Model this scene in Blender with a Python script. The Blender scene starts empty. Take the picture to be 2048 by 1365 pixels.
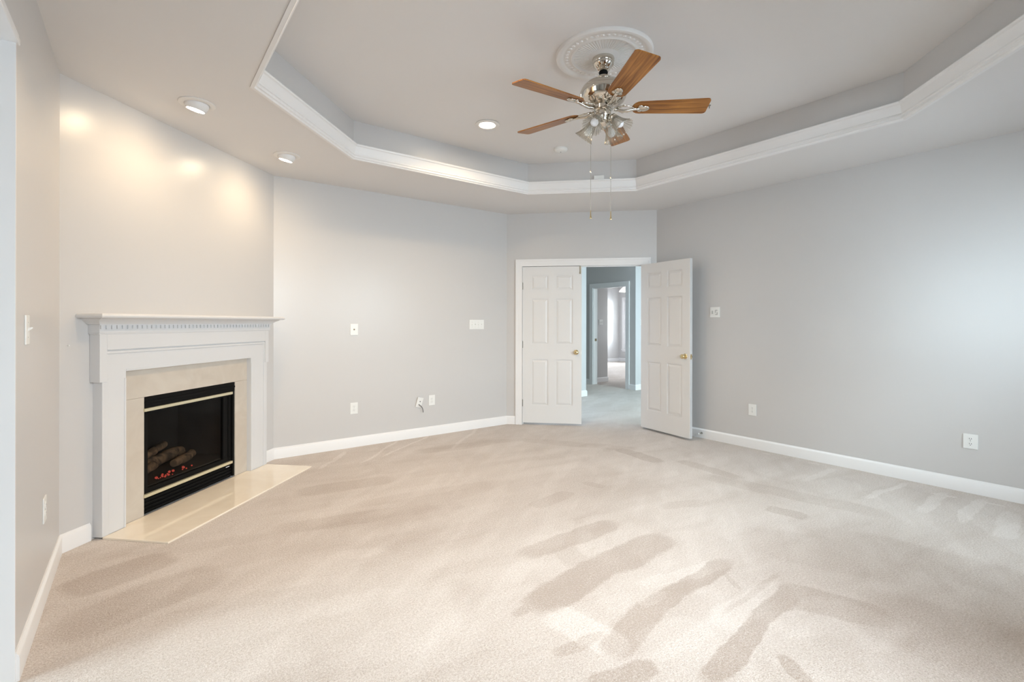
import bpy, bmesh, math, random
from mathutils import Vector, Matrix
random.seed(7)
PI = math.pi
K = math.sqrt(0.5)
scene = bpy.context.scene
COL = scene.collection

# ------------------------------------------------------------------ camera
CAM_H = 1.321
cam_d = bpy.data.cameras.new('camera')
cam = bpy.data.objects.new('camera', cam_d)
COL.objects.link(cam)
cam_d.sensor_width = 36.0
cam_d.lens = 987.64 / 2048.0 * 36.0
cam_d.shift_y = -36.3 / 2048.0
cam_d.clip_start = 0.02
cam.matrix_world = (Matrix.Translation((0, 0, CAM_H)) @ Matrix.Rotation(-math.radians(37.033), 4, 'Z')
                    @ Matrix.Rotation(PI / 2, 4, 'X') @ Matrix.Rotation(0.0016, 4, 'Z'))
scene.camera = cam

# ------------------------------------------------------------------ world, exposure, daylight
world = bpy.data.worlds.new('sky')
scene.world = world
world.use_nodes = True
wn = world.node_tree.nodes
wn['Background'].inputs[0].default_value = (0.62, 0.78, 1.0, 1)
wn['Background'].inputs[1].default_value = 1.2
vs = scene.view_settings
vs.view_transform = 'Standard'
vs.look = 'None'
vs.gamma = 1.0
vs.use_curve_mapping = False
vs.exposure = 1.29


def area(name, loc, direction, sx, sy, power, color):
    d = bpy.data.lights.new(name, 'AREA')
    d.shape = 'RECTANGLE'
    d.size, d.size_y = sx, sy
    d.energy = power
    d.color = color
    o = bpy.data.objects.new(name, d)
    COL.objects.link(o)
    o.location = loc
    o.rotation_euler = Vector(direction).to_track_quat('-Z', 'Y').to_euler()
    return o


DAY = (0.89, 0.945, 1.0)
DAYC = (0.79, 0.925, 1.0)
DAYB = (0.74, 0.95, 0.98)
# daylight entering through the windows of the wall behind the camera
area('daylight_front_a', (1.75, -1.35, 2.05), (0, 1, -1.25), 1.6, 1.5, 172, DAY)
area('daylight_front_b', (4.10, -1.35, 2.05), (0, 1, -1.25), 1.6, 1.5, 102, DAYC)
# daylight from the sitting room beyond the opening in the left wall
area('daylight_sitting', (-3.80, 2.45, 1.95), (1, -0.12, -0.5), 1.8, 1.6, 92, DAYC)
# hall and far bedroom daylight
area('daylight_hall', (6.9, 1.0, 1.9), (0.2, 1, -0.55), 2.4, 1.9, 165, DAYB)
area('daylight_bedroom', (13.7, 10.75, 1.5), (-1, -0.1, -0.3), 1.0, 1.7, 110, DAY)
area('daylight_bedroom_side', (10.8, 6.6, 1.6), (0, 1, -0.2), 2.0, 1.5, 25, DAY)

# ------------------------------------------------------------------ materials


def mat(name, color=(0.8, 0.8, 0.8), rough=0.5, metal=0.0, spec=0.5, bump=0.0, bscale=200.0, var=0.0, vscale=3.0, **kw):
    m = bpy.data.materials.new(name)
    m.use_nodes = True
    nt = m.node_tree
    b = nt.nodes['Principled BSDF']
    b.inputs['Base Color'].default_value = (*color, 1)
    b.inputs['Roughness'].default_value = rough
    b.inputs['Metallic'].default_value = metal
    b.inputs['Specular IOR Level'].default_value = spec
    for k, v in kw.items():
        b.inputs[k].default_value = v
    if bump or var:
        tc = nt.nodes.new('ShaderNodeTexCoord')
    if bump:
        n = nt.nodes.new('ShaderNodeTexNoise')
        n.inputs['Scale'].default_value = bscale
        n.inputs['Detail'].default_value = 3
        nt.links.new(tc.outputs['Object'], n.inputs['Vector'])
        bp = nt.nodes.new('ShaderNodeBump')
        bp.inputs['Strength'].default_value = bump
        bp.inputs['Distance'].default_value = 0.002
        nt.links.new(n.outputs['Fac'], bp.inputs['Height'])
        nt.links.new(bp.outputs['Normal'], b.inputs['Normal'])
    if var:
        n2 = nt.nodes.new('ShaderNodeTexNoise')
        n2.inputs['Scale'].default_value = vscale
        n2.inputs['Detail'].default_value = 6
        nt.links.new(tc.outputs['Object'], n2.inputs['Vector'])
        mx = nt.nodes.new('ShaderNodeMix')
        mx.data_type = 'RGBA'
        mx.inputs['A'].default_value = (*[c * (1 - var) for c in color], 1)
        mx.inputs['B'].default_value = (*[min(1, c * (1 + var)) for c in color], 1)
        nt.links.new(n2.outputs['Fac'], mx.inputs['Factor'])
        nt.links.new(mx.outputs['Result'], b.inputs['Base Color'])
    return m


M = {}
M['wall'] = mat('wall_paint', (0.60, 0.585, 0.575), 0.31, spec=0.5, bump=0.08, bscale=260, var=0.012, vscale=2.5)
M['ceil'] = mat('ceiling_paint', (0.78, 0.765, 0.755), 0.7, spec=0.2, bump=0.06, bscale=300, var=0.01)
M['trim'] = mat('trim_white', (0.83, 0.82, 0.815), 0.35, spec=0.4, bump=0.03, bscale=90)
M['door'] = mat('door_white', (0.75, 0.74, 0.73), 0.38, spec=0.4, bump=0.04, bscale=120)
M['mantel'] = mat('mantel_white', (0.68, 0.68, 0.685), 0.33, spec=0.45, bump=0.02, bscale=60)
M['plaster'] = mat('plaster_white', (0.82, 0.80, 0.775), 0.6, spec=0.3, bump=0.1, bscale=120)
M['plate'] = mat('plate_white', (0.82, 0.82, 0.80), 0.3, spec=0.5, var=0.01)
M['slot'] = mat('socket_dark', (0.10, 0.10, 0.10), 0.6)
M['slotgrey'] = mat('socket_grey', (0.45, 0.45, 0.44), 0.5)
M['nickel'] = mat('polished_nickel', (0.66, 0.62, 0.555), 0.07, metal=1.0, var=0.03, vscale=8)
M['brass'] = mat('polished_brass', (0.76, 0.62, 0.36), 0.16, metal=1.0, var=0.05, vscale=10)
M['goldbar'] = mat('satin_gold_trim', (0.72, 0.66, 0.47), 0.35, metal=0.6, var=0.03, vscale=10)
M['bronze'] = mat('antique_brass', (0.30, 0.25, 0.16), 0.35, metal=0.8, var=0.05)
M['hinge'] = mat('hinge_metal', (0.33, 0.32, 0.29), 0.4, metal=0.7, var=0.05)
M['black'] = mat('black_steel', (0.004, 0.004, 0.004), 0.6, spec=0.12, var=0.2, vscale=12)
M['firebrick'] = mat('sooty_firebrick', (0.035, 0.032, 0.030), 0.9, spec=0.1, bump=0.4, bscale=25, var=0.4, vscale=6)
M['rubber'] = mat('white_rubber', (0.75, 0.75, 0.75), 0.6, var=0.02)
M['cable'] = mat('grey_cable', (0.12, 0.12, 0.12), 0.5, var=0.05)
M['chain'] = mat('chain_metal', (0.36, 0.33, 0.28), 0.35, metal=0.7, var=0.05)
M['bulb'] = mat('frosted_bulb', (0.90, 0.90, 0.93), 0.35, spec=0.5, var=0.01)


def emit(name, color, strength):
    m = bpy.data.materials.new(name)
    m.use_nodes = True
    nt = m.node_tree
    nt.nodes.clear()
    e = nt.nodes.new('ShaderNodeEmission')
    e.inputs[0].default_value = (*color, 1)
    e.inputs[1].default_value = strength
    o = nt.nodes.new('ShaderNodeOutputMaterial')
    nt.links.new(e.outputs[0], o.inputs[0])
    return m


M['lamp'] = emit('lit_lamp_face', (1.0, 0.82, 0.58), 50.0)
M['ember'] = emit('glowing_embers', (1.0, 0.14, 0.10), 0.22)
M['fixture'] = emit('lit_glass_fixture', (1.0, 0.98, 0.92), 1.1)


def pane_mat(name, tint, refl):
    m = bpy.data.materials.new(name)
    m.use_nodes = True
    nt = m.node_tree
    nt.nodes.clear()
    t = nt.nodes.new('ShaderNodeBsdfTransparent')
    t.inputs[0].default_value = (*tint, 1)
    g = nt.nodes.new('ShaderNodeBsdfGlossy')
    g.inputs['Roughness'].default_value = 0.03
    f = nt.nodes.new('ShaderNodeFresnel')
    f.inputs[0].default_value = refl
    mx = nt.nodes.new('ShaderNodeMixShader')
    o = nt.nodes.new('ShaderNodeOutputMaterial')
    nt.links.new(f.outputs[0], mx.inputs[0])
    nt.links.new(t.outputs[0], mx.inputs[1])
    nt.links.new(g.outputs[0], mx.inputs[2])
    nt.links.new(mx.outputs[0], o.inputs[0])
    return m


M['pane'] = pane_mat('window_pane', (0.96, 0.98, 0.98), 1.45)
M['fireglass'] = pane_mat('smoked_fire_glass', (0.80, 0.78, 0.76), 1.12)


def shade_mat():
    m = bpy.data.materials.new('clear_ribbed_glass')
    m.use_nodes = True
    nt = m.node_tree
    nt.nodes.clear()
    tc = nt.nodes.new('ShaderNodeTexCoord')
    t = nt.nodes.new('ShaderNodeBsdfTransparent')
    t.inputs[0].default_value = (0.975, 0.97, 0.955, 1)
    g = nt.nodes.new('ShaderNodeBsdfGlossy')
    g.inputs['Roughness'].default_value = 0.10
    g.inputs[0].default_value = (0.62, 0.59, 0.53, 1)
    df = nt.nodes.new('ShaderNodeBsdfTranslucent')
    df.inputs[0].default_value = (0.62, 0.60, 0.55, 1)
    mg = nt.nodes.new('ShaderNodeMixShader')
    mg.inputs[0].default_value = 0.45
    nt.links.new(g.outputs[0], mg.inputs[1])
    nt.links.new(df.outputs[0], mg.inputs[2])
    f = nt.nodes.new('ShaderNodeLayerWeight')
    f.inputs[0].default_value = 0.35
    mr = nt.nodes.new('ShaderNodeMapRange')
    mr.inputs['To Min'].default_value = 0.10
    mr.inputs['To Max'].default_value = 0.88
    nt.links.new(f.outputs['Facing'], mr.inputs['Value'])
    mx = nt.nodes.new('ShaderNodeMixShader')
    o = nt.nodes.new('ShaderNodeOutputMaterial')
    nt.links.new(mr.outputs[0], mx.inputs[0])
    nt.links.new(t.outputs[0], mx.inputs[1])
    nt.links.new(mg.outputs[0], mx.inputs[2])
    nt.links.new(mx.outputs[0], o.inputs[0])
    return m


M['shade'] = shade_mat()


def wood_mat():
    m = bpy.data.materials.new('oak_blade_veneer')
    m.use_nodes = True
    nt = m.node_tree
    b = nt.nodes['Principled BSDF']
    b.inputs['Roughness'].default_value = 0.32
    b.inputs['Specular IOR Level'].default_value = 0.45
    tc = nt.nodes.new('ShaderNodeTexCoord')
    mp = nt.nodes.new('ShaderNodeMapping')
    mp.inputs['Scale'].default_value = (3.0, 60.0, 20.0)
    nt.links.new(tc.outputs['Object'], mp.inputs['Vector'])
    n = nt.nodes.new('ShaderNodeTexNoise')
    n.inputs['Scale'].default_value = 1.0
    n.inputs['Detail'].default_value = 6
    n.inputs['Distortion'].default_value = 0.6
    nt.links.new(mp.outputs[0], n.inputs['Vector'])
    r = nt.nodes.new('ShaderNodeValToRGB')
    r.color_ramp.elements[0].position = 0.32
    r.color_ramp.elements[0].color = (0.16, 0.048, 0.008, 1)
    r.color_ramp.elements[1].position = 0.68
    r.color_ramp.elements[1].color = (0.50, 0.215, 0.045, 1)
    nt.links.new(n.outputs['Fac'], r.inputs[0])
    nt.links.new(r.outputs[0], b.inputs['Base Color'])
    return m


M['wood'] = wood_mat()


def marble_mat(name, base, dark, rough, scale):
    m = bpy.data.materials.new(name)
    m.use_nodes = True
    nt = m.node_tree
    b = nt.nodes['Principled BSDF']
    b.inputs['Roughness'].default_value = rough
    tc = nt.nodes.new('ShaderNodeTexCoord')
    n = nt.nodes.new('ShaderNodeTexNoise')
    n.inputs['Scale'].default_value = scale
    n.inputs['Detail'].default_value = 8
    n.inputs['Distortion'].default_value = 1.2
    nt.links.new(tc.outputs['Object'], n.inputs['Vector'])
    r = nt.nodes.new('ShaderNodeValToRGB')
    r.color_ramp.elements[0].position = 0.3
    r.color_ramp.elements[0].color = (*dark, 1)
    r.color_ramp.elements[1].position = 0.65
    r.color_ramp.elements[1].color = (*base, 1)
    nt.links.new(n.outputs['Fac'], r.inputs[0])
    nt.links.new(r.outputs[0], b.inputs['Base Color'])
    return m


M['marble'] = marble_mat('cream_marble', (0.60, 0.54, 0.465), (0.54, 0.475, 0.40), 0.28, 5)
M['hearthstone'] = marble_mat('polished_cream_marble', (0.88, 0.79, 0.66), (0.83, 0.73, 0.60), 0.06, 4)
M['log'] = marble_mat('charred_log', (0.28, 0.19, 0.12), (0.03, 0.025, 0.02), 0.9, 11)

# vacuum strokes laid in the carpet pile, plus broad patches that only shift floor tone: centre x, y, length, width, angle (deg), amount (minus = darker)
STROKES = [(1.77, 1.81, 0.68, 0.23, 9, -0.381), (2.27, 1.85, 0.7, 0.253, 1, -0.336), (1.52, 1.78, 0.36, 0.069, 2, -0.246), (1.71, 1.39, 0.48, 0.149, 14, -0.381),
           (2.22, 1.45, 0.83, 0.127, 2, -0.381), (1.88, 1.37, 0.69, 0.253, 3, -0.112), (1.95, 1.05, 0.61, 0.115, 8, -0.403), (2.38, 1.1, 0.51, 0.115, 5, -0.381),
           (2.6, 0.94, 0.48, 0.253, -68, -0.269), (2.12, 2.2, 0.83, 0.184, 0, -0.291), (2.47, 2.77, 0.49, 0.161, 8, -0.246), (1.96, 2.05, 0.27, 0.172, 68, -0.134),
           (1.46, 1.23, 0.29, 0.115, -18, -0.336), (1.45, 1.45, 0.26, 0.069, -7, -0.224), (2.0, 0.85, 0.17, 0.081, -129, -0.314), (3.6, 1.59, 0.28, 0.161, -79, -0.246),
           (3.51, 0.79, 0.93, 0.46, -83, -0.134), (3.19, 1.11, 1.05, 0.517, -66, -0.09), (2.74, 0.55, 0.7, 0.575, -80, -0.112), (3.98, 3.18, 0.62, 0.184, -98, -0.269),
           (4.11, 2.5, 0.71, 0.161, -95, -0.202), (2.96, 2.82, 0.22, 0.115, -77, -0.246), (1.96, 1.47, 0.19, 0.057, 3, 0.134), (2.32, 1.17, 0.64, 0.184, -6, 0.157),
           (2.4, 0.97, 0.44, 0.23, -10, 0.134), (2.51, 0.83, 0.38, 0.345, -3, 0.112), (1.79, 1.26, 0.4, 0.207, -4, 0.112), (1.53, 1.5, 0.42, 0.184, -83, 0.179),
           (2.29, 1.53, 0.64, 0.115, -13, 0.134), (4.73, 1.33, 0.76, 0.057, 172, 0.202), (4.7, 1.04, 0.71, 0.081, -180, 0.202), (4.71, 0.83, 0.75, 0.081, -179, 0.202),
           (4.56, 0.63, 0.68, 0.115, -176, 0.179), (4.73, 1.82, 0.66, 0.069, 178, 0.157), (4.94, 1.02, 0.16, 0.034, -86, 0.246), (4.99, 0.78, 0.14, 0.034, -93, 0.246),
           (5.07, 2.0, 0.08, 0.034, -88, 0.224), (5.07, 2.43, 0.09, 0.034, -80, 0.202), (4.0, 1.79, 1.35, 0.253, -80, -0.134), (3.17, 2.12, 0.41, 0.138, -20, -0.134),
           (2.43, 1.34, 0.17, 0.034, -123, -0.157), (2.4, 1.22, 0.62, 0.034, -180, -0.157), (2.3, 2.85, 2.4, 1.035, -6, -0.112), (0.61, 2.18, 1.38, 0.575, -20, 0.112),  # widest entry is a broad tone, darker across the floor centre
           (2.35, 4.95, 1.11, 0.034, -147, 0.224), (2.0, 4.87, 1.01, 0.034, -136, 0.202), (1.49, 4.82, 0.63, 0.057, -129, 0.179), (3.01, 4.86, 1.15, 0.046, -139, 0.157),
           (1.34, 4.0, 0.81, 0.253, -11, -0.179), (1.83, 3.43, 1.2, 0.184, -10, -0.112), (1.26, 3.27, 1.22, 0.23, -14, -0.134), (-0.07, 3.31, 0.51, 0.287, 17, -0.269),
           (0.03, 2.93, 0.71, 0.345, 18, -0.179), (0.49, 2.83, 1.09, 0.402, -11, 0.067), (2.81, 4.53, 1.16, 0.23, -7, -0.157), (0.93, 2.79, 0.43, 0.115, -9, 0.112),
           (3.8, 3.85, 1.42, 0.23, -57, -0.112), (2.5, 3.16, 0.51, 0.138, -3, -0.134)]


def carpet_mat():
    m = bpy.data.materials.new('beige_cut_pile_carpet')
    m.use_nodes = True
    nt = m.node_tree
    N, L = nt.nodes, nt.links
    b = N['Principled BSDF']
    b.inputs['Roughness'].default_value = 0.95
    b.inputs['Specular IOR Level'].default_value = 0.1
    b.inputs['Sheen Weight'].default_value = 0.15
    tc = N.new('ShaderNodeTexCoord')
    pos = tc.outputs['Object']

    def math_node(op, a, bb=None, clamp=False):
        q = N.new('ShaderNodeMath')
        q.operation = op
        q.use_clamp = clamp
        for i, v in enumerate((a, bb)):
            if v is None:
                continue
            if isinstance(v, (int, float)):
                q.inputs[i].default_value = v
            else:
                L.new(v, q.inputs[i])
        return q.outputs[0]

    # wobble the stroke edges a little
    wn_ = N.new('ShaderNodeTexNoise')
    wn_.inputs['Scale'].default_value = 4.0
    wn_.inputs['Detail'].default_value = 7
    wn_.inputs['Roughness'].default_value = 0.62
    L.new(pos, wn_.inputs['Vector'])
    sub = N.new('ShaderNodeVectorMath')
    sub.operation = 'MULTIPLY_ADD'
    sub.inputs[1].default_value = (0.11, 0.11, 0)
    L.new(wn_.outputs['Color'], sub.inputs[0])
    L.new(pos, sub.inputs[2])
    wpos = sub.outputs[0]
    dark = light = None
    for (x, y, ln, wd, ang, amt) in STROKES:
        mp = N.new('ShaderNodeMapping')
        mp.vector_type = 'TEXTURE'
        mp.inputs['Location'].default_value = (x + 0.055, y + 0.055, 0)
        mp.inputs['Rotation'].default_value = (0, 0, math.radians(ang))
        mp.inputs['Scale'].default_value = (ln / 2, wd / 2, 1)
        L.new(wpos, mp.inputs['Vector'])
        sq = N.new('ShaderNodeVectorMath')
        sq.operation = 'MULTIPLY'
        L.new(mp.outputs[0], sq.inputs[0])
        L.new(mp.outputs[0], sq.inputs[1])
        ln2 = N.new('ShaderNodeVectorMath')
        ln2.operation = 'LENGTH'
        L.new(sq.outputs[0], ln2.inputs[0])
        s1 = N.new('ShaderNodeMapRange')
        s1.interpolation_type = 'SMOOTHSTEP'
        s1.inputs['From Min'].default_value = 1.10
        s1.inputs['From Max'].default_value = 0.62
        L.new(ln2.outputs['Value'], s1.inputs['Value'])
        v = math_node('MULTIPLY', s1.outputs[0], amt)
        if amt < 0:
            dark = v if dark is None else math_node('MINIMUM', dark, v)
        else:
            light = v if light is None else math_node('MAXIMUM', light, v)
    total = math_node('ADD', dark, light) if STROKES else None
    # broad soft patches of pile direction
    n1 = N.new('ShaderNodeTexNoise')
    n1.inputs['Scale'].default_value = 1.0
    n1.inputs['Detail'].default_value = 5
    n1.inputs['Roughness'].default_value = 0.6
    mp1 = N.new('ShaderNodeMapping')
    mp1.inputs['Rotation'].default_value = (0, 0, math.radians(10))
    mp1.inputs['Scale'].default_value = (1.0, 2.6, 1)
    L.new(pos, mp1.inputs['Vector'])
    L.new(mp1.outputs[0], n1.inputs['Vector'])
    broad = math_node('MULTIPLY', math_node('SUBTRACT', n1.outputs['Fac'], 0.5), 0.55)
    # ragged brushed streaks, two directions of vacuuming
    streak = None
    for rot, sc, lo, hi, am in ((34, (1.1, 5.5, 1), 0.48, 0.62, 0.08), (-12, (0.9, 4.5, 1), 0.50, 0.66, -0.09), (75, (1.6, 5.0, 1), 0.52, 0.68, -0.06)):
        ms = N.new('ShaderNodeMapping')
        ms.vector_type = 'TEXTURE'
        ms.inputs['Rotation'].default_value = (0, 0, math.radians(rot))
        ms.inputs['Scale'].default_value = tuple(1 / q for q in sc)
        L.new(wpos, ms.inputs['Vector'])
        ns = N.new('ShaderNodeTexNoise')
        ns.inputs['Scale'].default_value = 1.0
        ns.inputs['Detail'].default_value = 4
        ns.inputs['Roughness'].default_value = 0.55
        L.new(ms.outputs[0], ns.inputs['Vector'])
        st = N.new('ShaderNodeMapRange')
        st.interpolation_type = 'SMOOTHSTEP'
        st.inputs['From Min'].default_value = lo
        st.inputs['From Max'].default_value = hi
        L.new(ns.outputs['Fac'], st.inputs['Value'])
        q_ = math_node('MULTIPLY', st.outputs[0], am)
        streak = q_ if streak is None else math_node('ADD', streak, q_)
    broad = math_node('ADD', broad, streak)
    # fine tufts
    n2 = N.new('ShaderNodeTexNoise')
    n2.inputs['Scale'].default_value = 190.0
    n2.inputs['Detail'].default_value = 2
    L.new(pos, n2.inputs['Vector'])
    n3 = N.new('ShaderNodeTexNoise')
    n3.inputs['Scale'].default_value = 95.0
    n3.inputs['Detail'].default_value = 3
    L.new(pos, n3.inputs['Vector'])
    fine = math_node('ADD', math_node('MULTIPLY', math_node('SUBTRACT', n2.outputs['Fac'], 0.5), 0.9),
                     math_node('MULTIPLY', math_node('SUBTRACT', n3.outputs['Fac'], 0.5), 0.9))
    val = math_node('ADD', broad, fine)
    if total is not None:
        val = math_node('ADD', val, total)
    val = math_node('ADD', val, 0.46)
    r = N.new('ShaderNodeValToRGB')
    r.color_ramp.elements[0].position = 0.0
    r.color_ramp.elements[0].color = (0.42, 0.345, 0.29, 1)
    r.color_ramp.elements[1].position = 1.0
    r.color_ramp.elements[1].color = (0.80, 0.74, 0.695, 1)
    L.new(val, r.inputs[0])
    L.new(r.outputs[0], b.inputs['Base Color'])
    bp = N.new('ShaderNodeBump')
    bp.inputs['Strength'].default_value = 0.55
    bp.inputs['Distance'].default_value = 0.006
    L.new(math_node('ADD', n2.outputs['Fac'], n3.outputs['Fac']), bp.inputs['Height'])
    L.new(bp.outputs['Normal'], b.inputs['Normal'])
    return m


# ------------------------------------------------------------------ mesh helpers


class MB:
    """collects shapes into one mesh"""

    def __init__(self, mtx=None):
        self.bm = bmesh.new()
        self.mtx = mtx or Matrix.Identity(4)

    def _v(self, p):
        return self.bm.verts.new(self.mtx @ Vector(p))

    def box(self, x0, x1, y0, y1, z0, z1, bev=0.0):
        vs_ = [self._v((x, y, z)) for x in (x0, x1) for y in (y0, y1) for z in (z0, z1)]
        idx = [(0, 1, 3, 2), (4, 6, 7, 5), (0, 4, 5, 1), (2, 3, 7, 6), (0, 2, 6, 4), (1, 5, 7, 3)]
        fs = [self.bm.faces.new([vs_[i] for i in f]) for f in idx]
        if bev:
            es = list({e for f in fs for e in f.edges})
            bmesh.ops.bevel(self.bm, geom=es, offset=bev, segments=2, profile=0.5, affect='EDGES')
        return self

    def poly(self, pts):
        self.bm.faces.new([self._v(p) for p in pts])
        return self

    def frustum(self, x0, x1, z0, z1, y0, y1, inset):
        """panel raised from y0 (base) to y1 (face), face inset on all sides"""
        a = [self._v(p) for p in ((x0, y0, z0), (x1, y0, z0), (x1, y0, z1), (x0, y0, z1))]
        i = inset
        c = [self._v(p) for p in ((x0 + i, y1, z0 + i), (x1 - i, y1, z0 + i), (x1 - i, y1, z1 - i), (x0 + i, y1, z1 - i))]
        for k in range(4):
            self.bm.faces.new((a[k], a[(k + 1) % 4], c[(k + 1) % 4], c[k]))
        self.bm.faces.new(c)
        return self

    def sweep(self, path, prof, closed=False, side=1.0):
        """profile [(offset, z)] along an XY path; offset goes to the left of travel when side=1"""
        n = len(path)
        rings = []
        for i in range(n):
            p = Vector(path[i])
            dirs = []
            if closed or i > 0:
                dirs.append((p - Vector(path[i - 1])).normalized())
            if closed or i < n - 1:
                dirs.append((Vector(path[(i + 1) % n]) - p).normalized())
            nr = [Vector((-d.y, d.x)) * side for d in dirs]
            if len(nr) == 2:
                mv = nr[0] + nr[1]
                mv = mv / mv.dot(nr[0])
            else:
                mv = nr[0]
            rings.append([self._v((p.x + mv.x * o, p.y + mv.y * o, z)) for o, z in prof])
        m = len(prof)
        for i in range(n if closed else n - 1):
            a, c = rings[i], rings[(i + 1) % n]
            for k in range(m):
                self.bm.faces.new((a[k], a[(k + 1) % m], c[(k + 1) % m], c[k]))
        if not closed:
            self.bm.faces.new(rings[0])
            self.bm.faces.new(rings[-1])
        return self

    def lathe(self, prof, seg=32, mtx=None, flute=0, famp=0.0, fstart=0):
        """profile [(r, z)] spun round local z"""
        mm = mtx or Matrix.Identity(4)
        rings = []
        for j, (r, z) in enumerate(prof):
            if r < 1e-6:
                rings.append([self._v(mm @ Vector((0, 0, z)))])
            else:
                rg = []
                for i in range(seg):
                    a = 2 * PI * i / seg
                    rr = r
                    if flute and j >= fstart:
                        rr = r * (1 + famp * math.cos(flute * a))
                    rg.append(self._v(mm @ Vector((rr * math.cos(a), rr * math.sin(a), z))))
                rings.append(rg)
        for a, c in zip(rings[:-1], rings[1:]):
            for i in range(seg):
                k = (i + 1) % seg
                if len(a) == 1 and len(c) == 1:
                    continue
                if len(a) == 1:
                    self.bm.faces.new((a[0], c[i], c[k]))
                elif len(c) == 1:
                    self.bm.faces.new((a[i], a[k], c[0]))
                else:
                    self.bm.faces.new((a[i], a[k], c[k], c[i]))
        return self

    def tube(self, pts, r, seg=10, cap=True):
        pts = [Vector(p) for p in pts]
        rs = r if isinstance(r, (list, tuple)) else [r] * len(pts)
        up = Vector((0, 0, 1))
        rings = []
        for i, p in enumerate(pts):
            t = (pts[min(i + 1, len(pts) - 1)] - pts[max(i - 1, 0)]).normalized()
            ref = up if abs(t.dot(up)) < 0.95 else Vector((1, 0, 0))
            x = t.cross(ref).normalized()
            y = t.cross(x).normalized()
            rings.append([self._v(p + (x * math.cos(2 * PI * k / seg) + y * math.sin(2 * PI * k / seg)) * rs[i]) for k in range(seg)])
        for a, c in zip(rings[:-1], rings[1:]):
            for k in range(seg):
                self.bm.faces.new((a[k], a[(k + 1) % seg], c[(k + 1) % seg], c[k]))
        if cap:
            self.bm.faces.new(rings[0])
            self.bm.faces.new(rings[-1])
        return self

    def ball(self, c, r, seg=12, sx=1, sy=1, sz=1):
        prof = [(r * math.sin(PI * i / (seg // 2)), -r * math.cos(PI * i / (seg // 2))) for i in range(seg // 2 + 1)]
        prof[0] = (0, -r)
        prof[-1] = (0, r)
        return self.lathe(prof, seg, Matrix.Translation(c) @ Matrix.Diagonal((sx, sy, sz, 1)))

    def build(self, name, m, parent=None, smooth=False, loc=None, rotz=0.0, angle=None):
        bmesh.ops.recalc_face_normals(self.bm, faces=self.bm.faces)
        me = bpy.data.meshes.new(name)
        self.bm.to_mesh(me)
        self.bm.free()
        me.materials.append(m)
        if smooth:
            for p in me.polygons:
                p.use_smooth = True
            if angle is not None:
                me.set_sharp_from_angle(angle=math.radians(angle))
        o = bpy.data.objects.new(name, me)
        COL.objects.link(o)
        if parent:
            o.parent = parent
        if loc is not None:
            o.location = loc
        if rotz:
            o.rotation_euler = (0, 0, rotz)
        return o


def tag(o, label, cat, group=None, kind=None):
    o['label'] = label
    o['category'] = cat
    if group:
        o['group'] = group
    if kind:
        o['kind'] = kind
    return o


def thing(name, label, cat, loc=(0, 0, 0), rotz=0.0, group=None):
    o = bpy.data.objects.new(name, None)
    o.empty_display_size = 0.1
    COL.objects.link(o)
    o.location = loc
    o.rotation_euler = (0, 0, rotz)
    return tag(o, label, cat, group)


def dup(root, loc, rotz, label, group=None):
    r = root.copy()
    COL.objects.link(r)
    r.location = loc
    r.rotation_euler = (0, 0, rotz)
    r['label'] = label
    if group:
        r['group'] = group
    for ch in list(root.children):
        c = ch.copy()
        COL.objects.link(c)
        c.parent = r
        for g in list(ch.children):
            d = g.copy()
            COL.objects.link(d)
            d.parent = c
    return r


def struct(o, label, cat):
    return tag(o, label, cat, kind='structure')


# ------------------------------------------------------------------ room numbers
XL, XR, YB, YF, H = -0.364, 5.174, 5.194, -0.70, 2.741
L1, L2 = (XL, 3.797), (1.033, YB)
L3, L4 = (3.830, YB), (XR, 3.850)
OPEN_Y, OPEN_Z = 2.54, 2.352          # cased opening in the left wall
T = 0.12                              # wall thickness
FIRE = Matrix.Translation((L1[0], L1[1], 0)) @ Matrix.Rotation(math.radians(45), 4, 'Z')
DOORW = Matrix.Translation((L3[0], L3[1], 0)) @ Matrix.Rotation(math.radians(-45), 4, 'Z')
FW, DW = 1.976, 1.901
TRAY = [(0.55, 1.10), (0.55, 3.31), (1.475, 4.235), (3.41, 4.235), (4.235, 3.41), (4.235, 1.10), (3.385, 0.25), (1.40, 0.25)]
TZ = 3.07

# ------------------------------------------------------------------ floor
fl = MB()
fl.box(-4.0, 13.6, YF - 0.2, 11.8, -0.08, 0.0)
floor = fl.build('floor', carpet_mat())
struct(floor, 'beige cut pile carpet with vacuum strokes across the whole room', 'floor')

# ------------------------------------------------------------------ walls


def wall(name, mb, label, m=None):
    return struct(mb.build(name, m or M['wall']), label, 'wall')


w = MB()
w.box(XL - 0.15, XL, OPEN_Y, L1[1] + 0.05, 0, H)
w.box(XL - 0.15, XL, YF, OPEN_Y, OPEN_Z, H)
w.box(XL - 0.15, XL, YF, -0.35, 0, OPEN_Z)
wall('wall_left', w, 'pale grey wall at the far left beside the white opening jamb')
w = MB(FIRE)          # fireplace wall with the firebox hole
w.box(-0.05, 0.53, 0, T, 0, H)
w.box(1.414, FW + 0.05, 0, T, 0, H)
w.box(0.53, 1.414, 0, T, 0.815, H)
wall('wall_fireplace', w, 'pale angled corner wall behind and above the white mantel')
w = MB()
w.box(L2[0] - 0.05, L3[0] + 0.05, YB, YB + T, 0, H)
wall('wall_back', w, 'pale grey back wall between the fireplace and the double doors')
D0, D1, DZ = 0.200, 1.744, 2.06
w = MB(DOORW)
w.box(-0.05, D0, 0, T, 0, H)
w.box(D1, DW + 0.05, 0, T, 0, H)
w.box(D0, D1, 0, T, DZ, H)
wall('wall_door', w, 'narrow angled grey wall holding the white double doors')
w = MB()
w.box(XR, XR + T, YF - T, L4[1] + 0.05, 0, H)
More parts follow.
